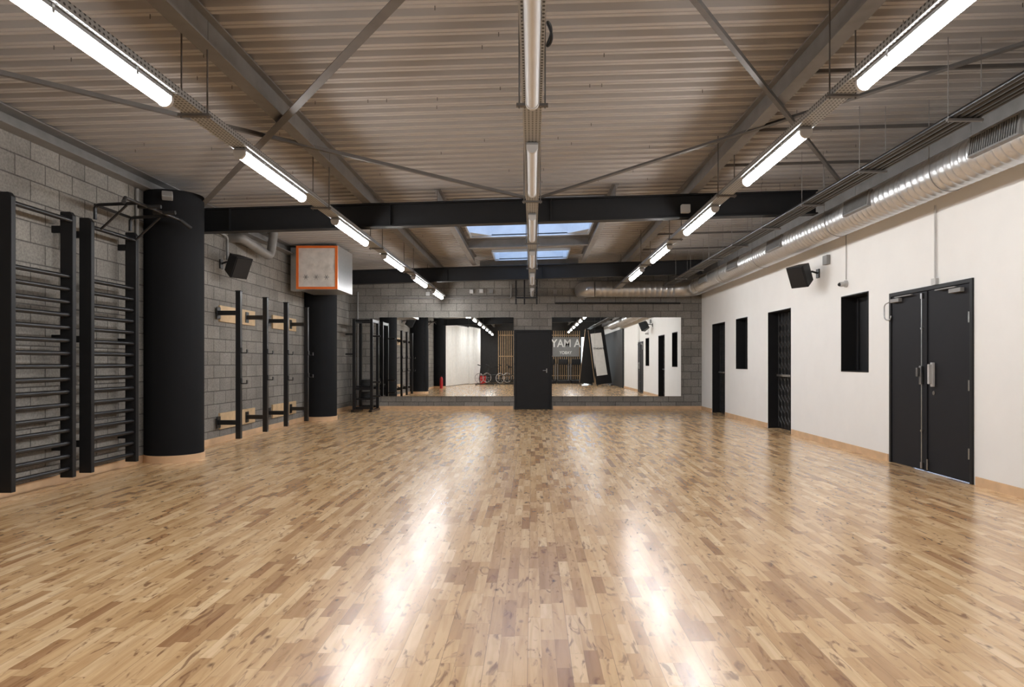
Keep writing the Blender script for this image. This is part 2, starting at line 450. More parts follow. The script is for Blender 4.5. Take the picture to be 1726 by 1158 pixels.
brace((4.2, 9.15), (.25, 3.05), .04, 'slim steel angle wind brace under the roof', 3.44)
brace((-.12, 9.27), (-4.6, 4.25), .04, 'slim steel angle wind brace under the roof', 3.478)
brace((.12, 9.27), (4.2, 4.35), .05, 'slim steel angle wind brace under the roof', 3.478)
for y in (5.55, 6.95, 8.2, 10.9, 12.6, 14.3):
    mb = MB().box((2.27, y-.015, 3.52), (4.3, y+.015, 3.55)).shear()
    T(mb.obj('strut_channel', M_steelD), 'slim grey strut channel across the roof bay', 'strut', 'strut channels')

# ------------------------------------------------------------------ skylights
def skylight(name, x0, x1, y0, y1, cut, h):
    cx, cy = (x0+x1)/2, (y0+y1)/2; z0 = DECK+.0
    e = empty(name, (cx, cy, z0+SL*cx)); S(e, 'roof skylight with pale octagonal curb and glazing', 'skylight')
    oc = [(x0+cut, y0), (x1-cut, y0), (x1, y0+cut), (x1, y1-cut), (x1-cut, y1), (x0+cut, y1), (x0, y1-cut), (x0, y0+cut)]
    mb = MB(); bm = mb.bm
    A = [bm.verts.new((x, y, z0-.02)) for x, y in oc]; B_ = [bm.verts.new((x, y, z0+h)) for x, y in oc]
    for i in range(8): j = (i+1) % 8; bm.faces.new((A[i], A[j], B_[j], B_[i]))
    for (cxn, cyn), i, j in (((x0, y0), 7, 0), ((x1, y0), 1, 2), ((x1, y1), 3, 4), ((x0, y1), 5, 6)):
        bm.faces.new((bm.verts.new((cxn, cyn, z0-.02)), A[i], A[j]))
    mb.shear().obj('skylight_curb', M_curb, e)
    MB().box((x0, y0, z0+h), (x1, y1, z0+h+.006)).shear().obj('skylight_glazing', M_glaz, e)
    for k in range(1, 4):
        x = x0+(x1-x0)*k/4; MB().box((x-.012, y0, z0+h-.03), (x+.012, y1, z0+h-.001)).shear().obj('glazing_bar', M_curb, e)
    mb = MB()
    for a, c in (((x0-.03, y0-.03), (x1+.03, y0)), ((x0-.03, y1), (x1+.03, y1+.03)), ((x0-.03, y0), (x0, y1)), ((x1, y0), (x1+.03, y1))):
        mb.box((a[0], a[1], z0-.05), (c[0], c[1], z0+.0))
    mb.shear().obj('skylight_frame', M_curb, e)
skylight('window_1', -1.15, 1.05, 10.2, 13.0, .38, .22)
skylight('window_2', -.85, .8, 14.8, 16.0, .08, .2)

# ------------------------------------------------------------------ strip lights + trays
def lampz(x): return 2.99+SL*x
def strip_light(x, y, lit):
    z = lampz(x); ln = 1.52
    e = empty('strip_light', (x, y+ln/2, z+.045))
    prof = []
    for i in range(15):
        a = math.pi + math.pi*i/14
        prof.append((x+.042*math.cos(a), z+.005+.045*math.sin(a)))
    prof += [(x+.042, z+.02), (x-.042, z+.02)]
    MB().prism(prof, 'y', y+.03, y+ln-.03).obj('lamp_diffuser', M_lamp if lit else M_lampoff, e, smooth=40)
    MB().box((x-.046, y+.01, z+.021), (x+.046, y+ln-.01, z+.044)).obj('lamp_housing', M_plastg, e, bevel=.003)
    pc = [(x+.047*math.cos(math.pi+math.pi*i/14), z+.005+.05*math.sin(math.pi+math.pi*i/14)) for i in range(15)]+[(x+.047, z+.022), (x-.047, z+.022)]
    c = MB().prism(pc, 'y', y, y+.03).obj('end_cap', M_plast, e, smooth=40)
    dup(c, (0, ln-.03, 0))
    c = MB().prism([(x-.05, z), (x-.0465, z), (x-.0465, z+.0455), (x+.0465, z+.0455), (x+.0465, z), (x+.05, z), (x+.05, z+.048), (x-.05, z+.048)], 'y', y+.4, y+.42).obj('clip', M_chrome, e)
    dup(c, (0, .7, 0))
    return e
rl = strip_light(2.16, 2.95, True)
T(rl, 'switched-on white LED strip light under a cable tray', 'ceiling light', 'lit strip lights')
for d in (-8.1, -5.4, -2.7, 2.42, 5.1, 7.77, 10.45): dup_tree(rl, (0, d, 0))  # rearmost pair sits behind the camera, added to light hall and floor
ll = strip_light(-2.35, 2.87, True)
T(ll, 'switched-on white LED strip light under a cable tray', 'ceiling light', 'lit strip lights')
for d in (-8.1, -5.4, -2.7, 2.6, 5.25, 7.93, 10.63, 13.33): dup_tree(ll, (0, d, 0))  # rearmost pair again added behind the camera for extra light
cl = strip_light(0, 3.1, False)
T(cl, 'switched-off strip light with a milky diffuser', 'ceiling light', 'unlit strip lights')
for d in (2.45, 5.1, 7.8, 10.5, 13.2): dup_tree(cl, (0, d, 0))
for x in (-2.35, 0, 2.16):
    z = lampz(x)+.0485
    e = empty('cable_tray', (x, 6, z))
    MB().prism([(x-.07, z), (x+.07, z), (x+.07, z+.05), (x+.067, z+.05), (x+.067, z+.003), (x-.067, z+.003), (x-.067, z+.05), (x-.07, z+.05)], 'y', YF+.1, YB-.02).obj('tray', M_tray, e)
    for k in range(3): MB().tube([(x-.035+.03*k, YF+.2, z+.012), (x-.035+.03*k, YB-.1, z+.012)], .007, 6).obj('cable', M_rubber, e)
    zt = DECK+SL*x-.004
    hy = (1.9, 4.75, 7.6, 10.3, 13.0, 15.9, 17.5)
    rb = MB().box((x-.11, hy[0]-.02, z-.018), (x+.11, hy[0]+.02, z-.0)).obj('hanger_bar', M_steelD, e)
    r1 = MB().cyl((x-.09, hy[0], z-.03), (x-.09, hy[0], zt), .006, 8).obj('threaded_rod', M_steelD, e)
    r2 = dup(r1, (.18, 0, 0))
    for y in hy[1:]:
        for q in (rb, r1, r2): dup(q, (0, y-hy[0], 0))
    T(e, 'long perforated galvanised cable tray hung from the roof', 'cable tray', 'perforated cable trays')
o = MB().tube([(.10+.012*math.sin(a*2), 3.95+.07*math.cos(a), 3.14+.06*math.sin(a)) for a in [2*math.pi*i/40*1.0 for i in range(81)]], .008, 8).obj('cable_loop', M_rubber, smooth=60)
T(o, 'coiled black cable hanging beside the central tray', 'cable')

# ------------------------------------------------------------------ air duct
DX, DZ, DR = 4.10, 3.125, .200
e = empty('air_duct', (DX, 9, DZ))
T(e, 'round galvanised spiral ventilation duct along the wall and end wall', 'ventilation duct')
pts = []; y = 1.0
while y < 17.0:
    pts += [((DX, y, DZ), DR), ((DX, y+.075, DZ), DR), ((DX, y+.078, DZ), DR+.0022), ((DX, y+.084, DZ), DR+.0022), ((DX, y+.087, DZ), DR)]; y += .11
MB().tube([p for p, r in pts], [r for p, r in pts], 48).obj('duct_run', M_galv, e, smooth=60)
n = 10; arc = [(DX, 16.97, DZ)] + [(DX-.45+.45*math.cos(a), 17.1+.45*math.sin(a), DZ) for a in [math.pi/2*i/n for i in range(n+1)]]
MB().tube(arc, DR+.004, 32).obj('duct_elbow', M_galv, e, smooth=35)
pts = []; x = DX-.44
while x > 1.6:
    pts += [((x, 17.55, DZ), DR), ((x-.07, 17.55, DZ), DR), ((x-.076, 17.55, DZ), DR+.004), ((x-.088, 17.55, DZ), DR+.004), ((x-.094, 17.55, DZ), DR)]; x -= .14
MB().tube([p for p, r in pts], [r for p, r in pts], 32).obj('duct_run', M_galv, e, smooth=50)
MB().tube([(1.6-.28*math.sin(a), 17.55+.28-.28*math.cos(a), DZ) for a in [math.pi/2*i/8 for i in range(9)]]+[(1.32, YB-.01, DZ)], DR+.004, 32).obj('duct_elbow', M_galv, e, smooth=35)
fl = MB().cyl((DX, 3.39, DZ), (DX, 3.41, DZ), DR+.006, 40).obj('duct_coupling', M_galv, e, smooth=50)
for y in (4.6, 7.3, 9.7, 12.2, 14.6, 16.9): dup(fl, (0, y-3.4, 0))
def grille(y):
    mb = MB()
    M = Matrix.Translation((DX, y, DZ)) @ RY(7)
    o_, i_ = (-DR-.024, -DR+.03)
    mb.box((o_, -.32, -.095), (i_, .32, -.078), M); mb.box((o_, -.32, .078), (i_, .32, .095), M)
    mb.box((o_, -.32, -.078), (i_, -.305, .078), M); mb.box((o_, .305, -.078), (i_, .32, .078), M)
    for k in range(20): yy = -.288+.576*k/19; mb.box((-DR-.018, yy-.0045, -.078), (-DR-.005, yy+.0045, .078), M)
    f = mb.obj('vent_grille', M_grille, e)
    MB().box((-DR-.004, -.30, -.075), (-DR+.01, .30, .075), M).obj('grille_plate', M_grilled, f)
    return f
for y in (5.75, 8.2, 11.0, 13.3, 15.6): grille(y)
h = MB().tube([(DX-DR-.006, 4.1, DECK+SL*4)]+[(DX+(DR+.006)*math.cos(a), 4.1, DZ+(DR+.006)*math.sin(a)) for a in [math.pi+math.pi*i/16 for i in range(17)]]+[(DX+DR+.006, 4.1, DECK+SL*4)], .004, 6).obj('duct_hanger', M_steel, e)
for d in (2.6, 5.0, 8.0, 10.2, 12.4): dup(h, (0, d, 0))

for i, (x, z, r) in enumerate(((3.29, 3.15, .022), (3.345, 3.15, .026), (3.41, 3.15, .024), (3.455, 3.15, .016), (3.495, 3.15, .016), (3.62, 3.26, .02), (3.70, 3.30, .02))):
    o = MB().tube([(x, YF+.2, z+r), (x, YB-.02 if 1 < i < 5 else 17.1, z+r)] if i < 5 else [(x, YF+.2, z+r), (x, 9.2, z+r)], r, 10).obj('service_pipe', M_blackm, smooth=40)
    T(o, 'dark insulated service pipe hung beside the duct', 'pipe', 'dark service pipes')
tz = empty('pipe_hanger', (3.4, 3.9, 3.13))
MB().box((3.25, 3.885, 3.13), (3.53, 3.915, 3.149)).obj('hanger_rail', M_steelD, tz)
rd = MB().cyl((3.26, 3.9, 3.12), (3.26, 3.9, DECK+.09), .0035, 6).obj('threaded_rod', M_steel, tz)
dup(rd, (.26, 0, .0))
T(tz, 'steel trapeze hanger carrying the dark pipes', 'pipe hanger', 'pipe hangers')
for k in range(1, 10): dup_tree(tz, (0, 1.45*k, 0))

# ------------------------------------------------------------------ right wall doors
dz = 2.10; ya, yb_ = 6.92, 8.535
e = empty('door_1', (XR, 7.73, 0)); S(e, 'anthracite steel double door with panic hardware', 'double door')
MB().prism([(ya, 0), (ya, dz), (yb_, dz), (yb_, 0), (yb_-.045, 0), (yb_-.045, dz-.045), (ya+.045, dz-.045), (ya+.045, 0)], 'x', XR-.02, XR+.1).obj('door_frame', M_black, e, bevel=.004)
for (a, c) in ((ya+.047, 7.738), (7.742, yb_-.047)):
    lf = MB().box((XR-.006, a, .008), (XR+.045, c, dz-.048)).obj('door_leaf', M_door, e, bevel=.004)
MB().box((XR-.02, 7.715, .01), (XR-.007, 7.77, dz-.05)).obj('astragal', M_door, e, bevel=.003)
rb = MB().cyl((XR-.03, 7.80, .05), (XR-.03, 7.80, 2.03), .007, 10).obj('rod_bolt', M_chrome, e, smooth=40)
for z0, z1 in ((.03, .10), (.45, .47), (1.62, 1.64), (1.97, 2.03)): MB().box((XR-.038, 7.783, z0), (XR-.006, 7.817, z1)).obj('rod_guide', M_chrome, e)
MB().cyl((XR-.03, 7.69, .03), (XR-.03, 7.69, .15), .008, 10).obj('floor_bolt', M_chrome, e)
MB().box((XR-.05, 7.785, .99), (XR-.006, 7.825, 1.20)).box((XR-.09, 7.79, 1.08), (XR-.05, 7.82, 1.18)).obj('push_pad', M_chrome, e, bevel=.005)
MB().box((XR-.04, 7.58, .97), (XR-.006, 7.62, 1.24)).box((XR-.075, 7.585, 1.0), (XR-.04, 7.615, 1.22)).obj('push_pad', M_plast, e, bevel=.006)
MB().cyl((XR-.012, 7.60, .90), (XR-.002, 7.60, .90), .024, 20).obj('lock_cylinder', M_chrome, e, smooth=40)
for yc, s in ((7.16, 1), (8.35, -1)):
    c = MB().box((XR-.055, yc-.10, 1.975), (XR-.008, yc+.10, 2.02)).obj('door_closer', M_plastg, e, bevel=.004)
    MB().box((XR-.05, min(yc, yc+s*.36), 2.03), (XR-.03, max(yc, yc+s*.36), 2.042)).obj('closer_arm', M_plastg, c)
hg = MB().cyl((XR-.022, ya+.047, .25), (XR-.022, ya+.047, .36), .009, 10).obj('hinge', M_chrome, e)
for z in (.7, 1.4): dup(hg, (0, 0, z))
MB().tube(fillet([(XR-.03, 8.50, 1.99), (XR-.05, 8.59, 1.97), (XR-.05, 8.59, 1.78), (XR-.03, 8.49, 1.76), (XR-.02, 8.48, 1.82)], .06), .008, 8).obj('flexible_conduit', M_chrome, e, smooth=60)
o = MB().cyl((XR-.018, 7.56, 2.17), (XR-.018, 7.56, 2.98), .010, 10).box((XR-.04, 7.52, 2.10), (XR-.001, 7.6, 2.17)).obj('conduit', M_plast); T(o, 'thin white conduit above the double door', 'conduit')

def recess(name, h, grate):
    y0, y1, z0, z1 = h; D = .24; t = .012
    e = empty(name, (XR, (y0+y1)/2, z0))
    S(e, 'black lined recess with a barred exit door' if grate else 'narrow black recessed window', 'door' if grate else 'window')
    mb = MB(); X0, X1 = XR-.006, XR+D
    if grate: pl = [(y0-.002, z0), (y0-.002, z1+.002), (y1+.002, z1+.002), (y1+.002, z0), (y1-t, z0), (y1-t, z1-t), (y0+t, z1-t), (y0+t, z0)]; mb.prism(pl, 'x', X0, X1)
    else:
        O = [(y0-.002, z0-.002), (y0-.002, z1+.002), (y1+.002, z1+.002), (y1+.002, z0-.002)]; I = [(y0+t, z0+t), (y0+t, z1-t), (y1-t, z1-t), (y1-t, z0+t)]
        bm = mb.bm; V = lambda x, P: [bm.verts.new((x, a, c)) for a, c in P]
        a1, b1, a2, b2 = V(X0, O), V(X0, I), V(X1, O), V(X1, I)
        for i in range(4):
            j = (i+1) % 4
            for q in ((a1[i], a1[j], b1[j], b1[i]), (a2[j], a2[i], b2[i], b2[j]), (a1[j], a1[i], a2[i], a2[j]), (b1[i], b1[j], b2[j], b2[i])): bm.faces.new(q)
    mb.obj('reveal_lining', M_black, e)
    MB().box((XR+D-.04, y0+t, z0+.001), (XR+D, y1-t, z1-t)).obj('door_panel' if grate else 'window_pane', M_black, e)
    xx = XR+D-.06
    if grate:
        mb = MB(); n = 6
        for k in range(n+1):
            y = y0+.06+(y1-y0-.12)*k/n; mb.box((xx-.012, y-.006, .03), (xx+.004, y+.006, z1-.03))
        for k in range(n):
            ya_ = y0+.06+(y1-y0-.12)*k/n; yb2 = y0+.06+(y1-y0-.12)*(k+1)/n
            for z in [.1+.2*j for j in range(10)]:
                mb.tube([(xx-.015, ya_, z), (xx-.015, yb2, z+.14)], .004, 4); mb.tube([(xx-.015, yb2, z), (xx-.015, ya_, z+.14)], .004, 4)
        mb.obj('folding_grille', M_gate, e)
        MB().box((xx-.06, y0+.1, .98), (xx-.03, y1-.1, 1.02)).obj('panic_bar', M_chrome, e, bevel=.004)
    else:
        for k in range(3):
            y = y0+.12+(y1-y0-.24)*k/2; MB().box((xx-.005, y-.008, z0+.03), (xx+.01, y+.008, z1-.03)).obj('window_bar', M_dark, e)
recess('window_3', holes[1], False); recess('door_2', holes[2], True); recess('window_4', holes[3], False); recess('door_3', holes[4], True)

e = empty('door_4', (.02, YB, 0)); S(e, 'plain black single door between the mirrors', 'door')
MB().prism([(-.47, 0), (-.47, 2.1), (.52, 2.1), (.52, 0), (.47, 0), (.47, 2.05), (-.42, 2.05), (-.42, 0)], 'y', YB-.03, YB-.0005).obj('door_frame', M_black, e, bevel=.003)
MB().box((-.418, YB-.02, .01), (.468, YB-.001, 2.048)).obj('door_leaf', M_black, e, bevel=.003)
MB().box((.37, YB-.028, .97), (.395, YB-.02, 1.08)).cyl((.385, YB-.06, 1.03), (.385, YB-.025, 1.03), .008, 10).tube([(.385, YB-.06, 1.03), (.28, YB-.06, 1.03)], .008, 10).obj('handle', M_chrome, e, smooth=40)

# ------------------------------------------------------------------ mirrors
def mirror(x0, x1, bows):
    z0, z1 = .35, 2.43; n = len(bows); w = (x1-x0)/n
    e = empty('wall_mirror', ((x0+x1)/2, YB-.02, z0))
    T(e, 'large frameless wall mirror of three panes', 'mirror', 'wall mirrors')
    for k, (bow, tilt) in enumerate(bows):
        mb = MB(); a, c = x0+k*w+.0015, x0+(k+1)*w-.0015; N = 24
        f0, f1, k0, k1 = [], [], [], []
        for i in range(N+1):
            t = i/N; x = a+(c-a)*t; yy = YB-.022 - bow*(1-(2*t-1)**2) + tilt*(2*t-1)
            f0.append(mb.bm.verts.new((x, yy, z0))); f1.append(mb.bm.verts.new((x, yy, z1)))
            k0.append(mb.bm.verts.new((x, YB-.003, z0))); k1.append(mb.bm.verts.new((x, YB-.003, z1)))
        f = mb.bm.faces.new
        for i in range(N):
            f((f0[i], f0[i+1], f1[i+1], f1[i])); f((k0[i+1], k0[i], k1[i], k1[i+1]))
            f((f1[i], f1[i+1], k1[i+1], k1[i])); f((f0[i+1], f0[i], k0[i], k0[i+1]))
        f((f0[0], f1[0], k1[0], k0[0])); f((f1[-1], f0[-1], k0[-1], k1[-1]))
        mb.obj('mirror_pane', M_mirror, e, smooth=30)
mirror(-4.03, -.49, [(.0, 0), (.0012, 0), (.0012, .0005)])
mirror(.52, 3.93, [(.001, 0), (-.0006, 0), (0, 0)])

# ------------------------------------------------------------------ wall bars
def wall_bars(y0, y1):
    xa, xb = -4.755, -4.625
    e = empty('wall_bars', (XL+.1, (y0+y1)/2, .08))
    poly = [(xa, .08), (xb, .08), (xb, 2.72), (xb-.03, 2.76), (xa, 2.76)]
    p = MB().prism(poly, 'y', y0-.028, y0+.028).obj('upright', M_black, e, bevel=.006); dup(p, (0, y1-y0, 0))
    r = MB().cyl((-4.67, y0+.028, 0.17), (-4.67, y1-.028, 0.17), .023, 14).obj('rung', M_blackm, e, smooth=40)
    for k in range(1, 16): dup(r, (0, 0, .129*k))
    dup(r, (.02, 0, 2.50))
    b = MB().box((XL+.0005, y0-.015, .35), (xa, y0+.015, .42)).obj('wall_bracket', M_black, e)
    for dz_ in (.0, 1.1, 2.2):
        for dy in (0, y1-y0):
            if dz_ or dy: dup(b, (0, dy, dz_))
    T(e, 'black wooden gymnastic wall bars on the block wall', 'wall bars', 'gym wall bars')
    return e
wb = wall_bars(6.09, 6.90)
dup_tree(wb, (0, 1.10, 0))
e = empty('pull_up_bar', (-4.55, 7.6, 2.68)); T(e, 'black steel pull-up bar hooked onto the wall bars', 'pull-up bar')
for y in (7.28, 7.92):
    MB().tube(fillet([(-4.66, y, 2.765), (-4.66, y, 2.92), (-4.2, y, 2.94)], .05), .018, 12).obj('arm', M_blackm, e, smooth=45)
    MB().tube([(-4.6, y, 2.66), (-4.32, y, 2.92)], .013, 10).obj('strut', M_blackm, e, smooth=45)
MB().tube([(-4.2, 7.05, 2.94), (-4.2, 8.15, 2.94)], .018, 12).obj('front_bar', M_blackm, e, smooth=45)
MB().tube([(-4.66, 7.28, 2.92), (-4.66, 7.92, 2.92)], .016, 12).obj('rear_bar', M_blackm, e, smooth=45)
for p, q in (((-4.2, 7.05, 2.94), (-4.14, 6.92, 2.87)), ((-4.2, 8.15, 2.94), (-4.14, 8.28, 2.87)), ((-4.3, 7.45, 2.94), (-4.05, 7.45, 2.94)), ((-4.3, 7.75, 2.94), (-4.05, 7.75, 2.94))):
    MB().tube([p, q], .021, 12).obj('grip', M_rubber, e, smooth=45)
o = MB().cyl((XL+.03, 8.33, .1), (XL+.03, 8.33, 3.36), .02, 10).obj('conduit', M_plastg); T(o, 'grey vertical conduit beside the black column', 'conduit')

# ------------------------------------------------------------------ wall rigs
def rig(y0, y1, b0, b1):
    e = empty('wall_rig', (XL+.1, (y0+y1)/2, .07)); xp = -4.5
    for z in (2.0, .33):
        MB().box((XL+.0005, b0, z-.125), (XL+.03, b1, z+.125)).obj('mounting_board', M_ply, e, bevel=.003)
    for y in (y0, y1):
        mb = MB(); mb.box((xp-.04, y-.035, .07), (xp+.035, y+.035, 2.33))
        u = mb.obj('upright', M_blackm, e, bevel=.004)
        MB().box((xp-.045, y-.04, 2.3305), (xp+.04, y+.04, 2.342)).obj('end_cap', M_black, e)
        for z in (2.0, .32):
            MB().box((XL+.03, y-.035, z-.035), (xp-.04, y+.035, z+.035)).box((XL+.0305, y-.06, z-.09), (XL+.042, y+.06, z+.09)).obj('bracket', M_blackm, e, bevel=.003)
    for y, z in ((y0, 1.42), (y1, 1.42), (y0, .95), (y1, .98)):
        MB().prism([(xp+.0355, z-.04), (xp+.13, z-.04), (xp+.13, z+.02), (xp+.12, z+.02), (xp+.12, z-.025), (xp+.047, z-.025), (xp+.047, z+.05), (xp+.0355, z+.05)], 'y', y-.025, y+.025).obj('j_hook', M_blackm, e, bevel=.002)
    T(e, 'pair of black steel rack uprights on plywood boards', 'wall-mounted rack', 'wall-mounted training racks')
rig(10.48, 11.53, 10.55, 11.88); rig(12.5, 13.62, 12.7, 13.95)

# ------------------------------------------------------------------ speakers
def speaker(name, loc, rot, wallx, lab):
    M = Matrix.Translation(loc) @ rot
    e = empty(name, loc)
    f = [(-.15, -.17), (.15, -.17), (.15, .17), (-.15, .17)]; bk = [(-.09, -.14), (.09, -.14), (.09, .14), (-.09, .14)]
    MB().rings([[M @ Vector((x, .13, z)) for x, z in bk], [M @ Vector((x, -.10, z)) for x, z in f], [M @ Vector((x, -.12, z)) for x, z in f]]).obj('cabinet', M_black, e, bevel=.006)
    MB().rings([[M @ Vector((x*.93, -.121, z*.93)) for x, z in f], [M @ Vector((x*.9, -.132, z*.9)) for x, z in f]]).obj('grille', M_black, e)
    w = Vector((wallx, loc[1]+.08, loc[2]+.03)); s = 1 if wallx > 0 else -1
    back = M @ Vector((0, .13, 0))
    MB().box((min(w.x, w.x-s*.02), w.y-.05, w.z-.07), (max(w.x, w.x-s*.02), w.y+.05, w.z+.07)).tube([w, (w+back)/2+Vector((0, 0, .02)), back], .015, 10).obj('bracket', M_blackm, e)
    T(e, lab, 'loudspeaker', 'wall loudspeakers')
speaker('loudspeaker', Vector((4.18, 10.6, 2.6)), RZ(-58) @ RX(24), XR, 'black angular loudspeaker bracketed to the white wall')
speaker('loudspeaker', Vector((-4.56, 10.55, 2.74)), RZ(62) @ RX(26), XL, 'black angular loudspeaker bracketed to the block wall')
o = MB().box((XR-.06, 10.25, 2.72), (XR-.001, 10.4, 2.86)).obj('junction_box', M_plastg, bevel=.006); T(o, 'small grey junction box beside the loudspeaker', 'junction box')
e = empty('security_camera', (XR-.05, 9.72, 2.36))
MB().cyl((XR-.001, 9.72, 2.36), (XR-.03, 9.72, 2.36), .05, 20).tube([(XR-.03, 9.72, 2.36), (XR-.1, 9.72, 2.35)], .035, 16).obj('camera_body', M_plast, e, smooth=40)
MB().tube([(XR-.1, 9.72, 2.35), (XR-.12, 9.715, 2.345)], [.028, .02], 16).obj('lens', M_blackm, e, smooth=40)
T(e, 'small white wall security camera with conduit', 'security camera')
o = MB().cyl((XR-.012, 9.72, 2.42), (XR-.012, 9.72, 3.43), .008, 8).obj('conduit', M_plast); T(o, 'thin white conduit rising from the security camera', 'conduit')
e = empty('sensor', (-4.45, 8.35, 3.28)); T(e, 'small grey flood sensor at the column top', 'sensor')
MB().box((-.06, -.05, -.04), (.06, .05, .04), Matrix.Translation((-4.42, 8.27, 3.26)) @ RZ(25) @ RX(-20)).obj('housing', M_plastg, e, bevel=.01)
MB().box((-4.46, 8.31, 3.24), (-4.42, 8.40, 3.27)).obj('bracket', M_plastg, e)
o = MB().box((2.02, 9.22, 3.27), (2.14, 9.308, 3.38)).obj('junction_box', M_plast, bevel=.008); T(o, 'white junction box on the black girder', 'junction box')

e = MB().tube(fillet([(XL+.001, 10.95, 3.24), (-4.66, 10.95, 3.24), (-4.62, 12.05, 3.10), (-4.60, 12.15, 3.55)], .16, 8), .075, 20).obj('vent_pipe', M_steel, smooth=40)
T(e, 'grey bent ventilation pipe from wall to roof', 'pipe')
o = MB().tube(fillet([(XL+.05, 9.8, 3.30), (XL+.05, 10.75, 3.22), (XL+.05, 10.75, 2.85)], .06), .02, 10).obj('conduit', M_plastg, smooth=40); T(o, 'grey conduit bending down to the loudspeaker', 'conduit')

# ------------------------------------------------------------------ duct box with taped sheet
x0, x1, y0, y1, z0, z1 = -4.60, -3.78, 13.3, 14.36, 2.66, 3.52
e = empty('ventilation_box', ((x0+x1)/2, 13.8, z0)); T(e, 'sheet-metal ventilation box with orange-taped plastic sheet', 'ventilation unit')
MB().box((x0, y0, z0), (x1, y1, z1)).obj('casing', M_galv, e, bevel=.006)
MB().box((x0-.15, y0+.12, z0-.01), (x0-.001, y0+.3, z1-.02)).obj('side_flange', M_galv, e, bevel=.004)
w = .042
B('tape', M_orange, e, [((x0+.01, y0-.03, z0+.01), (x0+w+.01, y0-.001, z1-.01)), ((x1-w-.01, y0-.03, z0+.01), (x1-.01, y0-.001, z1-.01)), ((x0+w+.01, y0-.03, z0+.01), (x1-w-.01, y0-.001, z0+w+.01)), ((x0+w+.01, y0-.03, z1-w-.01), (x1-w-.01, y0-.001, z1-.01))])
mb = MB(); N = 14; g = []
for j in range(N+1):
    g.append([mb.bm.verts.new((x0+.03+(x1-x0-.06)*i/N, y0-.003-.024*random.random()*(0 < i < N and 0 < j < N), z0+.03+(z1-z0-.06)*j/N)) for i in range(N+1)])
for j in range(N):
    for i in range(N): mb.bm.faces.new((g[j][i], g[j][i+1], g[j+1][i+1], g[j+1][i]))
mb.obj('plastic_sheet', M_sheet, e, smooth=80)
cx = (x0+x1)/2; cz = z0+.24
for k in range(3):
    mb = MB()
    for a in (0, 60, 120):
        mb.box((-.05, -.001, -.005), (.05, .001, .005), Matrix.Translation((cx-.21+.2*k, y0-.028, cz)) @ RY(a))
    mb.obj('printed_mark', M_plastg, e)
for (x, y) in ((x0+.3, y0+.1), (x1-.06, y0+.1), (x1-.06, y1-.1)): MB().cyl((x, y, z1), (x, y, DECK+SL*x), .006, 6).obj('threaded_rod', M_steel, e)

# ------------------------------------------------------------------ storage rack near back wall
e = empty('weight_rack', (-4.22, 17.45, 0)); T(e, 'tall black steel training rack beside the mirror', 'training rack')
for x in (-4.46, -4.02):
    B('upright', M_blackm, e, [((x-.035, y-.035, .0605), (x+.035, y+.035, 2.33)) for y in (17.1, 17.75)], .004)
    B('base_bar', M_blackm, e, [((x-.04, 16.95, 0), (x+.04, 17.85, .06))], .003)
    B('crossbar', M_blackm, e, [((x-.03, 17.136, 2.25), (x+.03, 17.714, 2.32))], .003)
for z in (.07, .55, 2.26):
    B('crossbar', M_blackm, e, [((-4.42, 17.07, z), (-4.06, 17.13, z+.06)), ((-4.42, 17.72, z), (-4.06, 17.78, z+.06))], .003)
B('shelf', M_blackm, e, [((-4.42, 17.136, .3), (-4.06, 17.714, .34)), ((-4.42, 17.136, .62), (-4.06, 17.714, .65))])
pg = MB().cyl((-3.984, 17.1, .4), (-3.80, 17.1, .4), .022, 12).obj('storage_peg', M_blackm, e, smooth=40)
for z in (.75, 1.9): dup(pg, (0, 0, z-.4))
for z in (1.45, 1.95): dup(pg, (-.69, -.0, z-.4))
pl = MB().cyl((-4.24, 17.43, .341), (-4.24, 17.43, .391), .14, 28).obj('weight_plate', M_rubber, smooth=40, bevel=.005)
T(pl, 'round black rubber weight plate lying on the rack', 'weight plate', 'weight plates on the rack')
for k in range(1, 3): dup(pl, (0, 0, .051*k))
for k in range(3): dup(pl, (0, 0, .31+.051*k))

# ------------------------------------------------------------------ back wall services
def pipe(pts, r, m, lab, n='conduit'):
    o = MB().tube(fillet(pts, .07), r, 10).obj(n, m, smooth=40); T(o, lab, 'pipe'); return o
pipe([(-4.6, YB-.04, .1), (-4.6, YB-.04, 3.1)], .02, M_plastg, 'grey vertical conduit on the block end wall')
pipe([(-3.95, YB-.04, 2.93), (-.55, YB-.04, 2.93), (-.55, YB-.04, 3.3)], .022, M_steel, 'grey horizontal conduit above the mirror')
pipe([(-2.3, YB-.03, 3.0), (1.2, YB-.03, 3.0)], .014, M_steelD, 'slim grey conduit above the mirrors')
pipe([(.6, YB-.05, 2.8), (3.9, YB-.05, 2.8)], .022, M_blackm, 'dark horizontal pipe above the mirror')
for x, z in ((-1.6, 3.06), (-1.34, 3.07), (-1.08, 3.06), (-2.75, 3.0), (.6, 3.05)):
    o = MB().box((x-.05, YB-.07, z), (x+.05, YB-.001, z+.10)).obj('junction_box', M_plastg if x > -1.1 else M_plast, bevel=.006); T(o, 'small electrical junction box on the block wall', 'junction box', 'junction boxes above the mirrors')
e = empty('rope_bracket', (-.25, YB, 2.65)); T(e, 'black steel bracket frame above the door', 'bracket')
B('post', M_blackm, e, [((x-.02, YB-.3, 2.75), (x+.02, YB-.26, 3.4)) for x in (-.42, -.2, .12)])
B('crossbar', M_blackm, e, [((-.44, YB-.34, 2.9), (.14, YB-.3, 2.94))])
B('wall_arm', M_blackm, e, [((-.44, YB-.26, 3.1), (-.4, YB-.001, 3.14)), ((.1, YB-.26, 3.1), (.14, YB-.001, 3.14))])
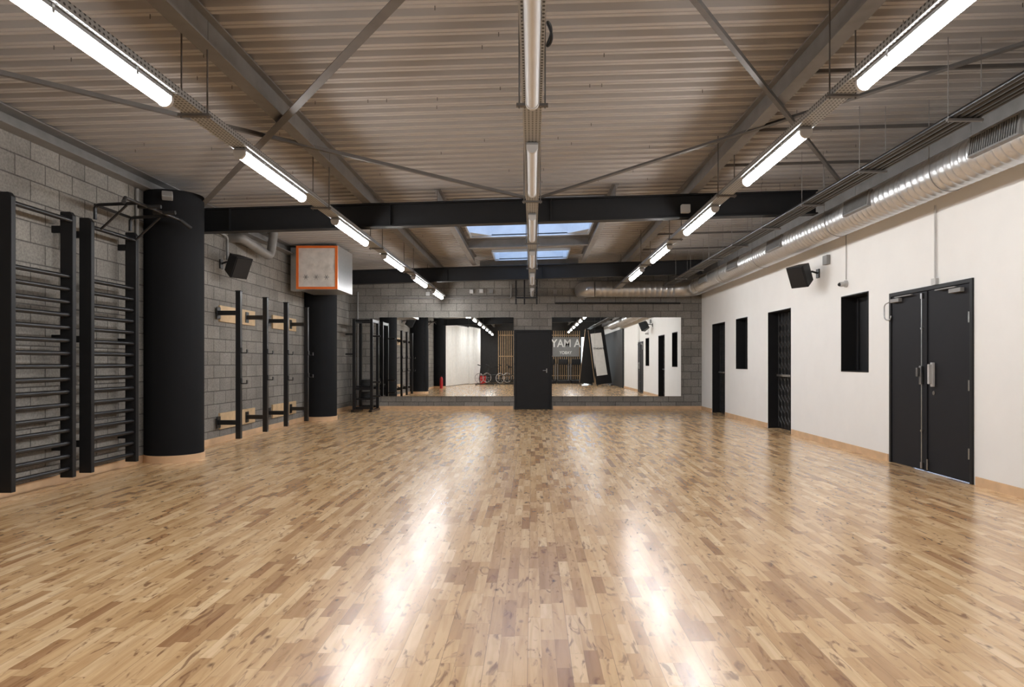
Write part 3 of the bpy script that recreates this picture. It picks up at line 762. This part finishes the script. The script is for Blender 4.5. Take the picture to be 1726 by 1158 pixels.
o = MB().box((XL+.001, 16.6, 1.25), (XL+.05, 16.72, 1.37)).obj('wall_switch', M_plast, bevel=.005); T(o, 'small white switch box on the block wall', 'switch')

# ------------------------------------------------------------------ end of hall seen in the mirrors
mb = MB(); x = -2.0
while x < 3.0:
    mb.box((x, YF+.03, .2), (x+.05, YF+.06, 3.2)); x += .15
for z in (.4, 1.6, 2.9): mb.box((-2.0, YF+.001, z), (3.0, YF+.035, z+.05))
o = mb.obj('slatted_panel', M_slat); T(o, 'wall panelling of narrow vertical wooden slats', 'wall panel')
mb = MB(); N = 330; A = []; C = []
for i in range(N+1):
    t = i/N; y = 1.9-6.6*t; x = -4.5+1.35*t**1.3+.09*math.sin(i*.36)
    A.append((x, y, .03)); C.append((x, y, 3.25))
mb.rings([[Vector(p) for p in A], [Vector(p) for p in C]], closed=False, cap=False)
o = mb.obj('curtain', M_curt, smooth=60); T(o, 'long pleated cream curtain along the side wall', 'curtain')
o = MB().tube([(-4.5+1.35*t**1.3, 2.0-6.8*t, 3.28) for t in [i/12 for i in range(13)]], .02, 10).obj('curtain_rail', M_blackm); T(o, 'black curtain rail above the pleated curtain', 'curtain rail')
e = empty('fire_extinguisher', (-4.38, 3.35, 0)); T(e, 'red fire extinguisher standing beside the column', 'fire extinguisher')
MB().tube([(-4.38, 3.35, 0), (-4.38, 3.35, .45), (-4.38, 3.35, .52), (-4.38, 3.35, .56)], [.085, .085, .06, .025], 20).obj('cylinder', M_red, e, smooth=50)
MB().box((-4.40, 3.28, .56), (-4.36, 3.40, .6)).obj('valve', M_blackm, e)
MB().tube(fillet([(-4.38, 3.28, .58), (-4.38, 3.2, .5), (-4.38, 3.24, .2)], .05), .012, 8).obj('hose', M_blackm, e)
o = MB().box((XR-.08, -6.1, .001), (XR-.001, 2.6, 2.9)).obj('partition_panel', M_dark); T(o, 'tall dark folding partition panels against the wall', 'partition')
def text(body, size, loc, rot, m, parent, name='lettering'):
    cu = bpy.data.curves.new('t', 'FONT'); cu.body = body; cu.size = size; cu.extrude = .004; cu.offset = size*.015; cu.align_x = 'CENTER'
    to = bpy.data.objects.new('t', cu); COL.objects.link(to)
    bpy.context.view_layer.update()
    me = bpy.data.meshes.new_from_object(to.evaluated_get(bpy.context.evaluated_depsgraph_get()))
    bpy.data.objects.remove(to)
    ob = bpy.data.objects.new(name, me); COL.objects.link(ob); me.materials.append(m)
    ob.rotation_euler = rot; ob.parent = parent; ob.location = Vector(loc)-WL(parent); return ob
R90 = math.radians(90)
for (xx, yy, tl) in ((3.05, -1.6, 7), (3.95, -1.0, -8)):
    e = empty('standing_panel', (xx, yy, 0)); T(e, 'tall black free-standing panel with a wooden edge', 'panel', 'black standing panels')
    M = Matrix.Translation((xx, yy, 0.07)) @ RY(tl)
    MB().box((-.4, -.03, .01), (.4, .03, 3.0), M).obj('panel_board', M_black, e, bevel=.004)
    MB().box((-.42, -.032, .01), (-.401, .032, 3.0), M).obj('edge_strip', M_slat, e)
    for fx in (-.4, .3): MB().box((xx+fx, yy-.3, 0), (xx+fx+.1, yy+.3, .05)).obj('foot', M_blackm, e)
e = empty('banner', (3.95, -.9, 1.0)); T(e, 'tall white hanging banner with dark print', 'banner')
M = Matrix.Translation((3.92, -.93, 0)) @ RY(-8)
MB().box((-.27, 0, .55), (.27, .012, 2.85), M).obj('banner_cloth', M_curt, e)
text('TYROHT', .13, (3.68, -.90, 1.95), (R90, 0, math.pi), M_dark, e)
e = empty('wall_sign', (1.9, YF+.1, 1.9)); T(e, 'grey wall sign with pale lettering', 'sign')
MB().box((1.1, YF+.065, 1.6), (2.95, YF+.085, 2.8)).obj('sign_board', M_plastg, e)
text('A MAY', .68, (2.02, YF+.09, 2.2), (R90, 0, math.pi), M_curt, e)
text('YABOY', .26, (2.0, YF+.09, 1.76), (R90, 0, math.pi), M_curt, e)
e = empty('window_5', (3.35, YF, .1)); S(e, 'tall bright glazed opening', 'window')
MB().box((3.1, YF+.002, .2), (3.6, YF+.03, 2.8)).obj('window_pane', M_dayl, e)
B('window_frame', M_blackm, e, [((3.04, YF+.002, .14), (3.099, YF+.06, 2.86)), ((3.601, YF+.002, .14), (3.66, YF+.06, 2.86)), ((3.1, YF+.002, 2.801), (3.6, YF+.06, 2.86)), ((3.1, YF+.002, .14), (3.6, YF+.06, .199))])
def treadmill(x, y):
    e = empty('treadmill', (x, y, 0)); T(e, 'black treadmill facing the slatted wall', 'treadmill', 'treadmills')
    MB().box((x-.4, y-.9, .0), (x+.4, y+.9, .18)).obj('deck', M_blackm, e, bevel=.02)
    MB().box((x-.25, y-.85, .181), (x+.25, y+.88, .19)).obj('running_belt', M_rubber, e)
    for s in (-1, 1): MB().tube(fillet([(x+s*.37, y-.7, .15), (x+s*.37, y-.75, 1.15), (x+s*.37, y-.2, 1.0)], .1), .03, 10).obj('handrail', M_chrome, e, smooth=50)
    MB().box((x-.33, y-.85, 1.1), (x+.33, y-.75, 1.45)).obj('console', M_blackm, e, bevel=.02)
    return e
t = treadmill(.9, -4.9)
for d in (.9, 1.8): dup_tree(t, (d, 0, 0))
def bike(x, y):
    e = empty('exercise_bike', (x, y, 0)); T(e, 'black stationary exercise bike with spoked flywheel', 'exercise bike', 'exercise bikes')
    mb = MB(); mb.box((x-.03, y-.55, .03), (x+.03, y+.55, .08)); mb.box((x-.25, y-.58, 0), (x+.25, y-.5, .06)); mb.box((x-.25, y+.5, 0), (x+.25, y+.58, .06))
    mb.tube([(x, y-.3, .1), (x, y-.25, .95)], .025, 10); mb.tube([(x, y+.35, .3), (x, y+.25, 1.05)], .025, 10); mb.tube([(x, y-.28, .55), (x, y+.33, .5)], .025, 10); mb.tube([(x, y+.3, .1), (x, y+.35, .35)], .025, 10)
    mb.obj('frame', M_blackm, e, smooth=50)
    mb = MB().tube([(x, y+.36+.26*math.cos(a), .38+.26*math.sin(a)) for a in [2*math.pi*i/28 for i in range(29)]], .02, 8)
    for k in range(6): a = k*math.pi/3; mb.tube([(x, y+.36, .38), (x, y+.36+.25*math.cos(a), .38+.25*math.sin(a))], .008, 6)
    mb.obj('flywheel', M_chrome, e, smooth=50)
    MB().rings([[Vector((x-.09, y-.38, .96)), Vector((x+.09, y-.38, .96)), Vector((x+.02, y-.1, .96)), Vector((x-.02, y-.1, .96))], [Vector((x-.1, y-.4, 1.01)), Vector((x+.1, y-.4, 1.01)), Vector((x+.025, y-.08, 1.01)), Vector((x-.025, y-.08, 1.01))]]).obj('saddle', M_rubber, e, bevel=.01)
    MB().tube(fillet([(x-.22, y+.45, 1.12), (x-.2, y+.25, 1.06), (x+.2, y+.25, 1.06), (x+.22, y+.45, 1.12)], .08), .018, 10).obj('handlebar', M_rubber, e, smooth=50)
    return e
bk = bike(-2.6, -1.4); bk.rotation_euler[2] = R90
for d in ((1.3, 0, 0), (.4, -1.3, 0), (1.7, -1.3, 0)): dup_tree(bk, d)
o = MB().box((-3.1, -3.9, 0), (-2.7, -3.5, .5)).obj('storage_box', M_red, bevel=.02); T(o, 'low red storage box on the parquet', 'box')

# ------------------------------------------------------------------ world, camera
w = bpy.data.worlds.new('sky'); SC.world = w; w.use_nodes = True
nt = w.node_tree; bg = nt.nodes['Background']
bg.inputs['Color'].default_value = (.60, .75, 1.0, 1); bg.inputs['Strength'].default_value = 1.6
cam = bpy.data.cameras.new('camera'); co = bpy.data.objects.new('camera', cam); COL.objects.link(co)
cam.lens = 24; cam.sensor_width = 36; cam.sensor_fit = 'HORIZONTAL'
cam.shift_x = -34/1726; cam.shift_y = 32/1726
co.location = (0, 0, 1.24); co.rotation_euler = (R90, 0, 0)
cam.clip_start = .05; cam.clip_end = 200
SC.camera = co
SC.view_settings.view_transform = 'Standard'
SC.view_settings.exposure = 0.92
